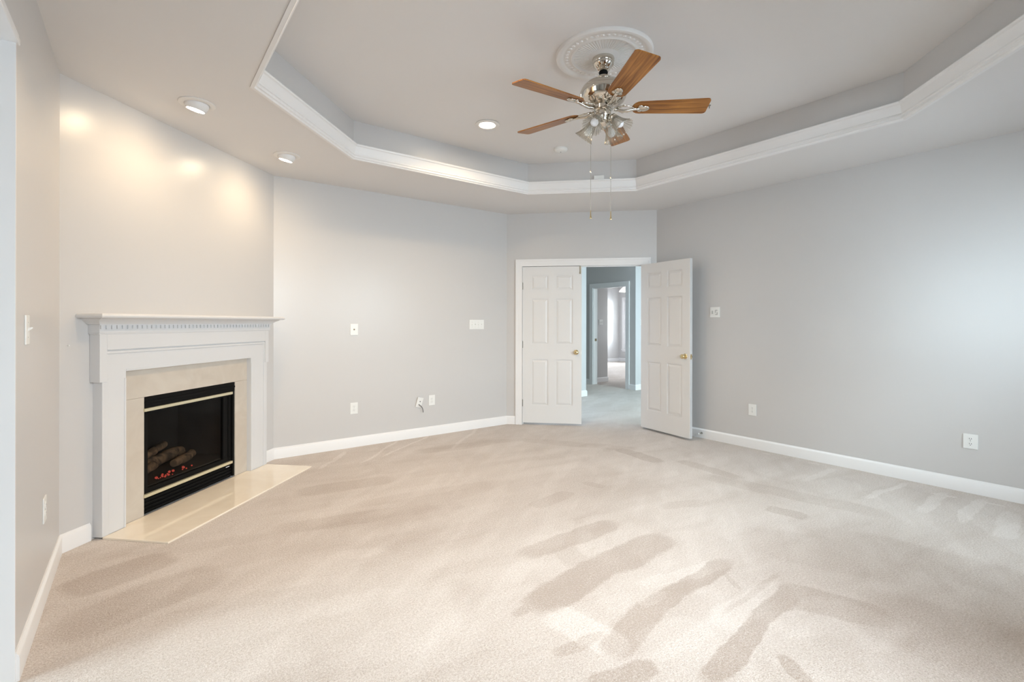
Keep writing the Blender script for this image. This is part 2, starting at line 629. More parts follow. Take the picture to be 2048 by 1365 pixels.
wall('wall_right', w, 'long grey wall on the right with two outlets')
# wall behind the camera with two windows
WIN = [(1.10, 2.40), (3.45, 4.75)]
WZ0, WZ1 = 0.62, 2.18
w = MB()
xs = [-4.0, WIN[0][0], WIN[0][1], WIN[1][0], WIN[1][1], XR + T]
for i in (0, 2, 4):
    w.box(xs[i], xs[i + 1], YF - T, YF, 0, H)
for a, c in WIN:
    w.box(a, c, YF - T, YF, 0, WZ0)
    w.box(a, c, YF - T, YF, WZ1, H)
wall('wall_front', w, 'grey window wall behind the viewpoint')
# sitting room beyond the left opening
w = MB()
w.box(-3.2, XL - 0.15, 3.3, 3.3 + T, 0, H)
w.box(-3.2 - T, -3.2, YF, 1.4, 0, H)
w.box(-3.2 - T, -3.2, 3.15, 3.3 + T, 0, H)
w.box(-3.2 - T, -3.2, 1.4, 3.15, 0, 0.6)
w.box(-3.2 - T, -3.2, 1.4, 3.15, 2.35, H)
wall('wall_sitting', w, 'pale walls of the sitting room through the left opening')


def window(name, mtx, x0, x1, z0, z1, label):
    mb = MB(mtx)
    f = 0.05
    mb.box(x0, x0 + f, 0.02, 0.09, z0, z1)
    mb.box(x1 - f, x1, 0.02, 0.09, z0, z1)
    mb.box(x0 + f, x1 - f, 0.02, 0.09, z0, z0 + f)
    mb.box(x0 + f, x1 - f, 0.02, 0.09, z1 - f, z1)
    zm = (z0 + z1) / 2
    mb.box(x0 + f, x1 - f, 0.03, 0.08, zm - 0.025, zm + 0.025)
    o = struct(mb.build(name, M['trim']), label, 'window')
    mb = MB(mtx)
    mb.box(x0 + f, x1 - f, 0.052, 0.056, z0 + f, z1 - f)
    mb.build('pane', M['pane'], o)
    mb = MB(mtx)
    c = 0.085
    mb.box(x0 - c, x0, -0.018, 0, z0 - c, z1 + c)
    mb.box(x1, x1 + c, -0.018, 0, z0 - c, z1 + c)
    mb.box(x0, x1, -0.018, 0, z1, z1 + c)
    mb.box(x0 - c - 0.02, x1 + c + 0.02, -0.04, 0, z0 - 0.03, z0)
    mb.box(x0, x1, -0.018, 0, z0 - c, z0 - 0.03)
    mb.build('window_casing', M['trim'], o)
    return o


FRONT = Matrix.Translation((0, YF, 0)) @ Matrix.Rotation(PI, 4, 'Z')
for i, (a, c) in enumerate(WIN):
    window('window_%d' % (i + 1), FRONT, -c, -a, WZ0, WZ1,
           ('left' if i == 0 else 'right') + ' white window in the wall behind the viewpoint')
SIT = Matrix.Translation((-3.2, 0, 0)) @ Matrix.Rotation(PI / 2, 4, 'Z')
window('window_3', SIT, 1.4, 3.15, 0.6, 2.35, 'wide white window in the sitting room')

# ------------------------------------------------------------------ ceiling with octagonal tray
cb = bmesh.new()
outer = [(-0.52, YF - 0.1), (XR + 0.1, YF - 0.1), (XR + 0.1, L4[1] + 0.06), (L3[0] + 0.06, YB + 0.1), (L2[0] - 0.06, YB + 0.1), (-0.47, L1[1] + 0.06)]
ov = [cb.verts.new((x, y, H)) for x, y in outer]
iv = [cb.verts.new((x, y, H)) for x, y in TRAY]
es = [cb.edges.new((ov[i], ov[(i + 1) % len(ov)])) for i in range(len(ov))]
es += [cb.edges.new((iv[i], iv[(i + 1) % 8])) for i in range(8)]
bmesh.ops.triangle_fill(cb, use_beauty=True, use_dissolve=False, edges=es)
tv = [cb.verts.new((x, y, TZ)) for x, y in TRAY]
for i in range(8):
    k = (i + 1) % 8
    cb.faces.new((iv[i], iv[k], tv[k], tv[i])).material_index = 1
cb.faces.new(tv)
for f in cb.faces:
    f.normal_update()
me = bpy.data.meshes.new('ceiling')
cb.to_mesh(me)
cb.free()
me.materials.append(M['ceil'])
me.materials.append(M['wall'])  # darker wall paint on the tray sides puts their shade into the colour
ceiling = bpy.data.objects.new('ceiling', me)
COL.objects.link(ceiling)
struct(ceiling, 'grey ceiling with a raised octagonal tray over the room', 'ceiling')
w = MB()
w.box(-4.0, -0.50, YF - T, 3.5, H, H + 0.05)
struct(w.build('ceiling_sitting', M['ceil']), 'flat ceiling of the sitting room', 'ceiling')

# crown trim around the tray
prof = [(0.0, H - 0.006), (-0.022, H - 0.006), (-0.022, H - 0.001), (-0.001, H - 0.001), (-0.001, H + 0.122), (0.040, H + 0.122),
        (0.043, H + 0.116), (0.040, H + 0.106), (0.032, H + 0.100), (0.026, H + 0.085), (0.020, H + 0.060), (0.017, H + 0.040),
        (0.021, H + 0.036), (0.021, H + 0.028), (0.014, H + 0.024), (0.014, H + 0.008), (0.006, H + 0.004)]
c = MB()
c.sweep(TRAY, prof, closed=True, side=-1.0)
struct(c.build('trim_1', M['trim'], smooth=True, angle=30), 'white crown moulding around the rim of the ceiling tray', 'crown moulding')

# baseboards
BP = [(0, 0), (0.014, 0), (0.014, 0.086), (0.011, 0.096), (0.006, 0.101), (0.004, 0.107), (0, 0.107)]


def baseboard(name, path, label, m=None):
    b = MB()
    b.sweep(path, BP, side=-1.0)
    return struct(b.build(name, M['trim'], smooth=True, angle=40), label, 'baseboard')


def fpt(s, o=0.0):
    v = FIRE @ Vector((s, -o, 0))
    return (v.x, v.y)


def dpt(s, o=0.0):
    v = DOORW @ Vector((s, -o, 0))
    return (v.x, v.y)


baseboard('baseboard_left', [(XL, OPEN_Y), L1, fpt(0.175)], 'white baseboard along the left wall up to the mantel leg')
baseboard('baseboard_back', [fpt(1.80), L2, L3, dpt(0.115)], 'white baseboard along the back wall up to the double doors')
baseboard('baseboard_right', [dpt(1.83), L4, (XR, YF)], 'white baseboard along the right wall')

# jamb lining and edge trim of the opening on the left
j = MB()
j.box(XL - 0.155, XL + 0.003, OPEN_Y - 0.012, OPEN_Y, 0, OPEN_Z)
j.box(XL - 0.155, XL + 0.003, -0.35, OPEN_Y, OPEN_Z - 0.012, OPEN_Z)
struct(j.build('trim_2', M['trim']), 'white jamb lining of the opening at the far left edge', 'jamb')
j = MB()
j.box(XL, XL + 0.012, -0.35, OPEN_Y + 0.01, OPEN_Z - 0.012, OPEN_Z + 0.012, 0.003)
j.box(XL, XL + 0.007, -0.35, OPEN_Y + 0.02, OPEN_Z + 0.020, OPEN_Z + 0.032, 0.002)
struct(j.build('trim_3', M['trim']), 'thin white moulding along the head of the left opening', 'moulding')

# ------------------------------------------------------------------ double doors and casing
c = MB(DOORW)
c0, c1, ct = 0.118, 1.828, 2.146
for a, b_ in ((c0, D0 + 0.006), (D1 - 0.006, c1)):
    c.box(a, b_, -0.016, 0, 0, DZ - 0.006)
    c.box(a + (0 if a == c0 else 0.060), b_ - (0.060 if a == c0 else 0), -0.021, -0.014, 0, DZ + 0.05, 0.003)
c.box(c0, c1, -0.016, 0, DZ - 0.006, ct)
c.box(c0, c1, -0.021, -0.014, ct - 0.026, ct, 0.003)
for a, b_ in ((D0, D0 + 0.006), (D1 - 0.006, D1)):
    c.box(a, b_, -0.002, T + 0.002, 0, DZ)
c.box(D0, D1, -0.002, T + 0.002, DZ - 0.006, DZ)
c.box(D0, D1, 0.042, 0.054, DZ - 0.018, DZ - 0.006)
c.box(D0 + 0.006, D0 + 0.018, 0.042, 0.054, 0, DZ - 0.006)
c.box(D1 - 0.018, D1 - 0.006, 0.042, 0.054, 0, DZ - 0.006)
struct(c.build('trim_4', M['trim']), 'white casing and jambs around the double doors', 'door casing')

LW, LT, LZ0, LZ1 = 0.762, 0.035, 0.026, 2.050


def leaf_mesh(hinge_left):
    """six-panel leaf, x 0..LW from the hinge, y 0..LT (0 = room side when shut), origin at the hinge foot"""
    mb = MB()
    sg = 1 if hinge_left else -1

    def bx(x0, x1, y0, y1, z0, z1):
        a, b_ = sorted((x0 * sg, x1 * sg))
        mb.box(a, b_, y0, y1, z0, z1)
    cols = [(0.112, 0.335), (0.427, 0.650)]
    rows = [(0.250, 0.850), (1.042, 1.635), (1.745, 1.940)]
    bx(0, LW, 0.011, LT - 0.011, LZ0, LZ1)
    for a, b_ in ((0, cols[0][0]), (cols[0][1], cols[1][0]), (cols[1][1], LW)):
        bx(a, b_, 0, LT, LZ0, LZ1)
    zr = [LZ0, rows[0][0], rows[0][1], rows[1][0], rows[1][1], rows[2][0], rows[2][1], LZ1]
    for a, b_ in cols:
        for k in (0, 2, 4, 6):
            bx(a, b_, 0, LT, zr[k], zr[k + 1])
        for z0, z1 in rows:
            x0, x1 = sorted((a * sg, b_ * sg))
            for y0, y1 in ((0.011, 0.003), (LT - 0.011, LT - 0.003)):
                mb.frustum(x0 + 0.014, x1 - 0.014, z0 + 0.014, z1 - 0.014, y0, y1, 0.024)
            # sticking bead round the panel
            for y0, y1 in ((0.004, 0.011), (LT - 0.011, LT - 0.004)):
                mb.box(x0, x0 + 0.007, y0, y1, z0, z1)
                mb.box(x1 - 0.007, x1, y0, y1, z0, z1)
                mb.box(x0 + 0.007, x1 - 0.007, y0, y1, z0, z0 + 0.007)
                mb.box(x0 + 0.007, x1 - 0.007, y0, y1, z1 - 0.007, z1)
    return mb


def knob(parent, x, y, z, sign, label=None):
    """door knob sticking out along sign*y"""
    mb = MB()
    mm = Matrix.Translation((x, y, z)) @ Matrix.Rotation(-sign * PI / 2, 4, 'X')
    mb.lathe([(0, 0), (0.031, 0), (0.032, 0.004), (0.026, 0.008), (0.012, 0.010), (0.010, 0.026), (0.016, 0.032),
              (0.025, 0.040), (0.027, 0.050), (0.023, 0.058), (0.012, 0.062), (0, 0.063)], 28, mm)
    o = mb.build('door_knob', M['brass'], parent, smooth=True, angle=50)
    o['label'] = 'polished brass door knob'
    return o


hl = DOORW @ Vector((0.209, 0.002, 0))
d1 = leaf_mesh(True).build('door_1', M['door'], loc=hl, rotz=math.radians(-45))
struct(d1, 'closed white six panel door, left leaf of the double doors', 'door')
knob(d1, LW - 0.068, 0, 0.945, -1)
for hz in (0.28, 1.04, 1.80):
    mb = MB()
    mb.tube([(-0.004, -0.006, hz - 0.045), (-0.004, -0.006, hz + 0.045)], 0.006, 10)
    mb.ball((-0.004, -0.006, hz + 0.048), 0.005, 8)
    mb.box(-0.016, 0.008, -0.0025, 0.0015, hz - 0.044, hz + 0.044)
    o = mb.build('hinge', M['hinge'], d1)
    o['label'] = 'small dark metal door hinge'
mb = MB()
mb.box(LW - 0.026, LW - 0.012, -0.003, 0.001, LZ1 - 0.100, LZ1 - 0.004, 0.001)
mb.ball((LW - 0.019, -0.006, LZ1 - 0.092), 0.0085, 10)
mb.tube([(LW - 0.019, -0.006, LZ1 - 0.10), (LW - 0.019, -0.006, LZ1 + 0.006)], 0.004, 8)
o = mb.build('slide_bolt', M['bronze'], d1)
o['label'] = 'narrow antique brass slide bolt'
mb = MB()
mb.box(LW - 0.001, LW + 0.0012, 0.006, 0.029, 0.915, 0.972)
mb.box(LW - 0.012, LW + 0.001, -0.0012, 0.006, 0.925, 0.955)
o = mb.build('strike_plate', M['plate'], d1)

hr = DOORW @ Vector((1.735, -0.010, 0))
ang = math.atan2(3.220 - hr.y, 4.952 - hr.x)     # direction hinge -> free edge
d2 = leaf_mesh(False).build('door_2', M['door'], loc=(hr.x, hr.y, 0), rotz=ang - PI)
struct(d2, 'white six panel door standing open into the room, right leaf', 'door')
knob(d2, -(LW - 0.068), LT, 0.945, 1)
knob(d2, -(LW - 0.068), 0, 0.945, -1)
for hz in (0.28, 1.04, 1.80):
    mb = MB()
    mb.tube([(0.004, -0.006, hz - 0.045), (0.004, -0.006, hz + 0.045)], 0.006, 10)
    mb.box(-0.008, 0.004, -0.0025, 0.0015, hz - 0.044, hz + 0.044)
    mb.build('hinge', M['hinge'], d2)
mb = MB()
mb.box(-LW - 0.0012, -LW + 0.001, 0.006, 0.029, 0.915, 0.972)
mb.box(-LW - 0.011, -LW, 0.012, 0.024, 0.936, 0.954)
mb.build('latch', M['brass'], d2)

# ------------------------------------------------------------------ fireplace
base = FIRE @ Vector((0.988, 0, 0))
RZ = math.radians(45)
X0 = -0.988           # local s = x + 0.988


def sx(s):
    return s - 0.988


mt = thing('fireplace_mantel', 'white painted mantel with dentil moulding around the corner fireplace', 'mantel', base, RZ)
for a, b_ in ((0.195, 0.358), (1.565, 1.780)):
    mb = MB()
    mb.box(sx(a), sx(b_), -0.060, -0.001, 0.012, 0.965)
    if a < 1:
        mb.box(sx(a), sx(a) + 0.045, -0.066, -0.058, 0.012, 0.965, 0.003)
        mb.box(sx(b_) - 0.012, sx(b_), -0.064, -0.058, 0.012, 0.965, 0.002)
    else:
        mb.box(sx(b_) - 0.045, sx(b_), -0.066, -0.058, 0.012, 0.965, 0.003)
        mb.box(sx(a), sx(a) + 0.012, -0.064, -0.058, 0.012, 0.965, 0.002)
    mb.build('leg', M['mantel'], mt)
mb = MB()
mb.box(sx(0.195), sx(1.780), -0.060, -0.001, 1.008, 1.262)
mb.box(sx(0.195), sx(0.358), -0.060, -0.001, 0.965, 1.008)
mb.box(sx(1.565), sx(1.780), -0.060, -0.001, 0.965, 1.008)
mb.box(sx(0.174), sx(0.222), -0.072, -0.001, 0.955, 1.262, 0.002)
mb.box(sx(1.750), sx(1.797), -0.072, -0.001, 0.955, 1.262, 0.002)
mb.box(sx(0.222), sx(1.750), -0.072, -0.058, 1.150, 1.262, 0.002)
# bead under the frieze and down the inner edge of the ears
mb.box(sx(0.222), sx(1.750), -0.068, -0.058, 1.126, 1.142, 0.003)
mb.box(sx(0.222), sx(0.236), -0.066, -0.058, 0.965, 1.126, 0.003)
mb.box(sx(1.736), sx(1.750), -0.066, -0.058, 0.965, 1.126, 0.003)
mb.box(sx(0.358), sx(1.565), -0.064, -0.058, 1.008, 1.020, 0.002)
mb.build('frieze', M['mantel'], mt)
# bed moulding below the dentils, dentils, crown, shelf
mb = MB()
mb.box(sx(0.164), sx(1.808), -0.080, -0.001, 1.256, 1.310)
mb.box(sx(0.168), sx(1.804), -0.076, -0.001, 1.246, 1.258, 0.003)
mb.build('bed_moulding', M['mantel'], mt)
mb = MB()
nd = 46
for i in range(nd):
    a = 0.162 + (1.806 - 0.162) * i / nd
    mb.box(sx(a + 0.004), sx(a + 0.026), -0.089, -0.079, 1.280, 1.302)
mb.box(sx(0.158), sx(1.814), -0.090, -0.079, 1.302, 1.312)
mb.build('dentil_moulding', M['mantel'], mt)
mb = MB()


def ring_box(mb, sizes):
    """stacked outlines (half width, depth, z) lofted: front and ends slope together"""
    prev = None
    for (s0, s1, o, z) in sizes:
        ring = [mb._v((sx(s0), -0.001, z)), mb._v((sx(s0), -o, z)), mb._v((sx(s1), -o, z)), mb._v((sx(s1), -0.001, z))]
        if prev:
            for k in range(3):
                mb.bm.faces.new((prev[k], prev[k + 1], ring[k + 1], ring[k]))
        else:
            mb.bm.faces.new(ring)
        prev = ring
    mb.bm.faces.new(prev)


ring_box(mb, [(0.156, 1.820, 0.091, 1.308), (0.150, 1.826, 0.096, 1.314), (0.140, 1.836, 0.104, 1.322), (0.128, 1.848, 0.118, 1.332),
              (0.118, 1.858, 0.138, 1.340), (0.118, 1.858, 0.142, 1.3455)])
mb.build('crown_moulding', M['mantel'], mt)
mb = MB()
ring_box(mb, [(0.100, 1.876, 0.170, 1.345), (0.092, 1.884, 0.178, 1.350), (0.089, 1.887, 0.181, 1.358), (0.092, 1.884, 0.178, 1.367), (0.100, 1.876, 0.170, 1.373)])
mb.build('mantel_shelf', M['mantel'], mt)

sf = thing('marble_surround', 'cream marble facing between the white mantel and black firebox', 'fireplace surround', base, RZ)
for nm, a, b_, z0, z1 in (('side_slab', 0.358, 0.530, 0.012, 0.8145), ('side_slab', 1.414, 1.565, 0.012, 0.8145), ('top_slab', 0.358, 1.565, 0.8155, 1.008)):
    mb = MB()
    mb.box(sx(a), sx(b_), -0.022, -0.001, z0, z1, 0.0008)
    mb.build(nm, M['marble'], sf)

hs = MB()
hs.box(sx(0.2), sx(1.779), -0.51, -0.062, 0.0, 0.012, 0.002)
hs.box(sx(0.36), sx(1.563), -0.062, -0.024, 0.0, 0.0119)
o = hs.build('hearth_slab', M['hearthstone'], loc=base, rotz=RZ)
tag(o, 'polished cream marble hearth slab set into the carpet', 'hearth')

fi = thing('fireplace_insert', 'black gas fireplace insert with two gold trim bars', 'fireplace', base, RZ)
a, b_ = sx(0.533), sx(1.411)
mb = MB()   # open firebox
mb.box(a, b_, 0.50, 0.52, 0.02, 0.812)
mb.box(a, a + 0.02, 0.02, 0.50, 0.02, 0.812)
mb.box(b_ - 0.02, b_, 0.02, 0.50, 0.02, 0.812)
mb.box(a, b_, 0.02, 0.50, 0.02, 0.195)
mb.box(a, b_, 0.02, 0.50, 0.79, 0.812)
mb.build('firebox', M['firebrick'], fi)
mb = MB()
mb.box(a, b_, -0.020, 0.02, 0.738, 0.812, 0.002)
mb.box(a, b_, -0.012, 0.02, 0.700, 0.738)
mb.box(a, b_, -0.026, -0.018, 0.768, 0.784, 0.002)
mb.box(a, a + 0.035, -0.012, 0.02, 0.13, 0.738)
mb.box(b_ - 0.115, b_, -0.006, 0.02, 0.13, 0.738)
mb.box(b_ - 0.022, b_, -0.018, 0.02, 0.02, 0.738, 0.002)
mb.box(b_ - 0.062, b_ - 0.056, -0.012, 0.0, 0.16, 0.70, 0.002)
mb.box(a, b_, -0.008, 0.02, 0.14, 0.185)
mb.build('frame', M['black'], fi)
mb = MB()
mb.box(a, b_ - 0.022, 0.0, 0.018, 0.014, 0.14)
for k in range(4):
    z = 0.028 + k * 0.026
    mb.box(a + 0.004, b_ - 0.03, -0.012, 0.001, z, z + 0.012, 0.002)
mb.build('lower_louver', M['black'], fi)
mb = MB()
mb.box(a + 0.035, b_ - 0.115, 0.004, 0.008, 0.185, 0.700)
mb.build('glass_panel', M['fireglass'], fi)
for z in (0.144, 0.7265):
    mb = MB()
    mb.box(sx(0.525), sx(1.372), -0.034, -0.012, z - 0.0105, z + 0.0105, 0.002)
    o = mb.build('trim_bar', M['goldbar'], fi)
    o['label'] = 'pale gold horizontal trim bar'
mb = MB()
mb.box(sx(1.318), sx(1.358), -0.0138, -0.0115, 0.108, 0.114)
o = mb.build('rating_tag', M['plate'], fi)
o['label'] = 'tiny white tag'

LOGS = [((0.72, 0.30, 0.245), (1.25, 0.34, 0.255), 0.045, 'thick charred log lying across the back of the firebox'),
        ((0.66, 0.17, 0.235), (0.86, 0.23, 0.250), 0.032, 'short tan log at the left front of the firebox'),
        ((0.96, 0.15, 0.235), (1.22, 0.21, 0.250), 0.032, 'brown log lying at the right front of the firebox'),
        ((0.80, 0.25, 0.330), (1.10, 0.36, 0.340), 0.030, 'pale brown log resting on top of the others')]
for p, q, r, lb in LOGS:
    mb = MB()
    p, q = Vector((sx(p[0]), p[1], p[2])), Vector((sx(q[0]), q[1], q[2]))
    n = 7
    pts = [p.lerp(q, i / n) + Vector((random.uniform(-1, 1), random.uniform(-1, 1), random.uniform(-1, 1))) * 0.006 for i in range(n + 1)]
    mb.tube(pts, [r * random.uniform(0.85, 1.12) for _ in pts], 12)
    o = mb.build('gas_log', M['log'], loc=base, rotz=RZ, smooth=True, angle=50)
    tag(o, lb, 'log', 'logs behind the fireplace glass')
mb = MB()
for i in range(20):
    x = random.uniform(0.72, 1.05)
    rr = random.uniform(0.004, 0.010)
    mb.ball((sx(x), random.uniform(0.04, 0.10), 0.1955 + rr), rr, 6)
o = mb.build('embers', M['ember'], loc=base, rotz=RZ)
tag(o, 'glowing red embers strewn in front of the fireplace logs', 'embers', kind='stuff')

# ------------------------------------------------------------------ recessed lights


def can_light(name, label, loc, aim, tilt, spot_power, spot_deg):
    t = thing(name, label, 'ceiling light', loc, aim, 'recessed ceiling lights')
    mb = MB()
    mb.lathe([(0.070, 0.0), (0.104, 0.0), (0.106, -0.003), (0.103, -0.007), (0.080, -0.011), (0.072, -0.010), (0.070, -0.002)], 40)
    mb.build('trim_ring', M['plaster'], t, smooth=True, angle=40)
    if tilt:
        mm = Matrix.Rotation(-tilt, 4, 'Y')
        mb = MB()
        pr = []
        R_ = 0.070
        for k in range(13):
            aa = math.radians(-44 + 83 * k / 12)
            pr.append((R_ * math.cos(aa), -R_ * math.sin(aa)))
        pr += [(0.0510, -0.0440), (0.0512, -0.0400), (0.0520, -0.0250)]
        mb.lathe(pr, 36, mm)
        eb = mb.build('eyeball', M['trim'], t, smooth=True, angle=40)
        mb = MB()
        mb.lathe([(0.0513, -0.0410), (0.030, -0.0440), (0, -0.0450)], 32, mm)
        mb.build('lamp_face', M['lamp'], eb)
        d = mm @ Vector((0, 0, -1))
        pos = mm @ Vector((0, 0, -0.066))
    else:
        mb = MB()
        mb.lathe([(0.071, -0.006), (0.062, 0.004), (0.060, 0.004)], 36)
        mb.build('baffle', M['trim'], t, smooth=True)
        mb = MB()
        mb.lathe([(0.0625, -0.004), (0.03, -0.008), (0, -0.009)], 32)
        mb.build('lamp_face', M['lamp'], t)
        d = Vector((0, 0, -1))
        pos = Vector((0, 0, -0.03))
    if spot_power:
        ld = bpy.data.lights.new(name + '_lamp', 'SPOT')
        ld.energy = spot_power
        ld.color = (1.0, 0.69, 0.37)
        ld.spot_size = math.radians(spot_deg)
        ld.spot_blend = 0.85
        ld.shadow_soft_size = 0.045
        lo = bpy.data.objects.new(name + '_lamp', ld)
        COL.objects.link(lo)
        lo.parent = t
        lo.location = pos
        lo.rotation_euler = d.to_track_quat('-Z', 'Y').to_euler()
    return t


FA = math.radians(135)     # towards the fireplace wall
can_light('recessed_light', 'white eyeball downlight nearest the left wall, aimed above the mantel', (0.296, 3.788, H), FA, math.radians(14), 4.2, 158)
can_light('recessed_light', 'white eyeball downlight nearer the back wall, aimed above the mantel', (0.998, 4.505, H), FA, math.radians(14), 4.2, 158)
can_light('recessed_light', 'flush round downlight in the ceiling tray left of the fan', (2.44, 3.60, TZ - 0.002), 0, 0, 26, 160)
can_light('recessed_light', 'flush downlight in the tray just above the top of the picture', (1.15, 2.24, TZ - 0.002), 0, 0, 26, 160)

# smoke detector, small box above the crown, hook by the fan
mb = MB()
mb.lathe([(0, 0), (0.066, 0), (0.068, -0.006), (0.064, -0.020), (0.052, -0.030), (0.030, -0.033), (0, -0.034)], 36)
sd = mb.build('smoke_detector', M['plate'], loc=(3.37, 3.66, TZ), smooth=True, angle=35)
tag(sd, 'round white smoke detector on the tray ceiling beyond the fan', 'smoke detector')
mb = MB()
mb.box(-0.004, 0.004, -0.004, 0.004, -0.036, -0.0335)
mb.build('indicator', M['slot'], sd)
kx, ky = 3.955, 3.69
mb = MB(Matrix.Rotation(math.radians(-45), 4, 'Z'))
mb.box(-0.055, 0.055, -0.026, 0, 0, 0.062, 0.004)
bx_ = mb.build('alarm_box', M['plate'], loc=(kx, ky, H + 0.105))
tag(bx_, 'small white box on the tray side just above the crown moulding', 'box')
mb = MB()
mb.lathe([(0, 0), (0.012, 0), (0.011, -0.006), (0.004, -0.010), (0.003, -0.026), (0, -0.027)], 14)
hk = mb.build('ceiling_hook', M['hinge'], loc=(3.646, 2.21, TZ), smooth=True, angle=40)
tag(hk, 'tiny grey hook in the ceiling beside the fan blade tip', 'hook')

# ------------------------------------------------------------------ ceiling medallion and fan
FX, FY = 2.422, 2.222
mb = MB()
mprof = [(0, 0), (0.312, 0), (0.312, -0.010), (0.306, -0.020), (0.290, -0.023), (0.276, -0.018), (0.268, -0.012), (0.262, -0.010),
         (0.222, -0.012), (0.214, -0.018), (0.206, -0.018), (0.200, -0.011), (0.190, -0.008), (0.100, -0.012), (0.090, -0.018), (0, -0.018)]
mb.lathe(mprof, 72)
for i in range(44):      # leaf bosses in the outer band
    a = 2 * PI * i / 44
    mb.ball((0.242 * math.cos(a), 0.242 * math.sin(a), -0.011), 0.012, 8, 1, 1, 0.55)
for i in range(64):      # sunburst ribs
    a = 2 * PI * i / 64
    mb.tube([(0.100 * math.cos(a), 0.100 * math.sin(a), -0.0125), (0.192 * math.cos(a), 0.192 * math.sin(a), -0.0085)], 0.0025, 5)
md = mb.build('ceiling_medallion', M['plaster'], loc=(FX - 0.008, FY - 0.012, TZ), smooth=True, angle=35)
tag(md, 'round white plaster ceiling medallion above the fan', 'medallion')

fan = thing('ceiling_fan', 'polished nickel ceiling fan with five wooden blades and four glass shades', 'ceiling fan', (FX, FY, 0))
mb = MB()
mb.lathe([(0, 3.052), (0.070, 3.052), (0.072, 3.046), (0.070, 3.030), (0.066, 3.022), (0.068, 3.018), (0.066, 3.008), (0.050, 2.992), (0.042, 2.984),
          (0.044, 2.979), (0.040, 2.972), (0.030, 2.968), (0.024, 2.964), (0, 2.964)], 48)
mb.build('canopy', M['nickel'], fan, smooth=True, angle=40)
mb = MB()
mb.lathe([(0, 2.975), (0.026, 2.972), (0.030, 2.960), (0.026, 2.948), (0.016, 2.942), (0.015, 2.925), (0, 2.925)], 32)
mb.build('downrod', M['black'], fan, smooth=True, angle=50)
mb = MB()
mb.lathe([(0, 2.940), (0.030, 2.940), (0.034, 2.936), (0.034, 2.922), (0.040, 2.918), (0.052, 2.916), (0.056, 2.908), (0.084, 2.900), (0.112, 2.886),
          (0.135, 2.864), (0.148, 2.842), (0.151, 2.832), (0.153, 2.828), (0.153, 2.818), (0.150, 2.812), (0.146, 2.792), (0.132, 2.768), (0.110, 2.752), (0.082, 2.742),
          (0.062, 2.738), (0.060, 2.716), (0, 2.716)], 56)
mb.build('motor_housing', M['nickel'], fan, smooth=True, angle=35)
mb = MB()
mb.lathe([(0, 2.722), (0.050, 2.722), (0.052, 2.714), (0.048, 2.710), (0.050, 2.704), (0.052, 2.684), (0.048, 2.668), (0.040, 2.660), (0.036, 2.644),
          (0.040, 2.636), (0.040, 2.620), (0.030, 2.608), (0.018, 2.602), (0.012, 2.590), (0.006, 2.584), (0, 2.582)], 40)
mb.build('switch_housing', M['nickel'], fan, smooth=True, angle=35)


def blade_outline():
    pts = []
    w0, w1, r0, r1 = 0.059, 0.075, 0.185, 0.672
    for k in range(9):        # rounded root
        a = PI / 2 + PI * k / 8
        pts.append((r0 + 0.052 + 0.052 * math.cos(a), w0 * math.sin(a)))
    rr = 0.022
    for k in range(5):
        a = -PI / 2 + PI / 2 * k / 4
        pts.append((r1 - rr + rr * math.cos(a), -w1 + rr + rr * math.sin(a)))
    for k in range(5):
        a = PI / 2 * k / 4
        pts.append((r1 - rr + rr * math.cos(a), w1 - rr + rr * math.sin(a)))
    return pts


for i, azd in enumerate((31.0, 103.6, 175.4, 243.0, 319.5)):
    az = math.radians(azd)
    mtx = Matrix.Rotation(az, 4, 'Z') @ Matrix.Translation((0, 0, 2.727)) @ Matrix.Rotation(math.radians(-12), 4, 'X')
    mb = MB()
    ol = blade_outline()
    top = [mb._v((x, y, 0.0035)) for x, y in ol]
    bot = [mb._v((x, y, -0.0035)) for x, y in ol]
    mb.bm.faces.new(top)
    mb.bm.faces.new(bot)
    for k in range(len(ol)):
        kk = (k + 1) % len(ol)
        mb.bm.faces.new((top[k], top[kk], bot[kk], bot[k]))
    bl = mb.build('blade', M['wood'], fan)
    bl.matrix_local = mtx
    bl['label'] = 'brown wood grain fan blade'
    # nickel blade iron: arm, scrolled shell plate under the blade, open bracket
    mb = MB()
    mb.tube([(0.070, 0, -0.010), (0.100, 0, -0.016), (0.130, 0, -0.022), (0.165, 0, -0.018), (0.200, 0, -0.011), (0.240, 0, -0.009)],
            [0.012, 0.010, 0.009, 0.009, 0.010, 0.010], 10)
    mb.ball((0.262, 0, -0.009), 0.032, 14, 1.15, 0.85, 0.30)
    for s_ in (-1, 1):
        mb.ball((0.238, s_ * 0.018, -0.008), 0.017, 10, 1, 1, 0.4)
        mb.tube([(0.085, s_ * 0.010, -0.006), (0.120, s_ * 0.030, -0.008), (0.160, s_ * 0.030, -0.008), (0.195, s_ * 0.014, -0.008)], 0.006, 8)
        mb.ball((0.130, s_ * 0.034, -0.008), 0.012, 10, 1, 1, 0.5)
    ir = mb.build('blade_iron', M['nickel'], fan, smooth=True)
    ir.matrix_local = mtx

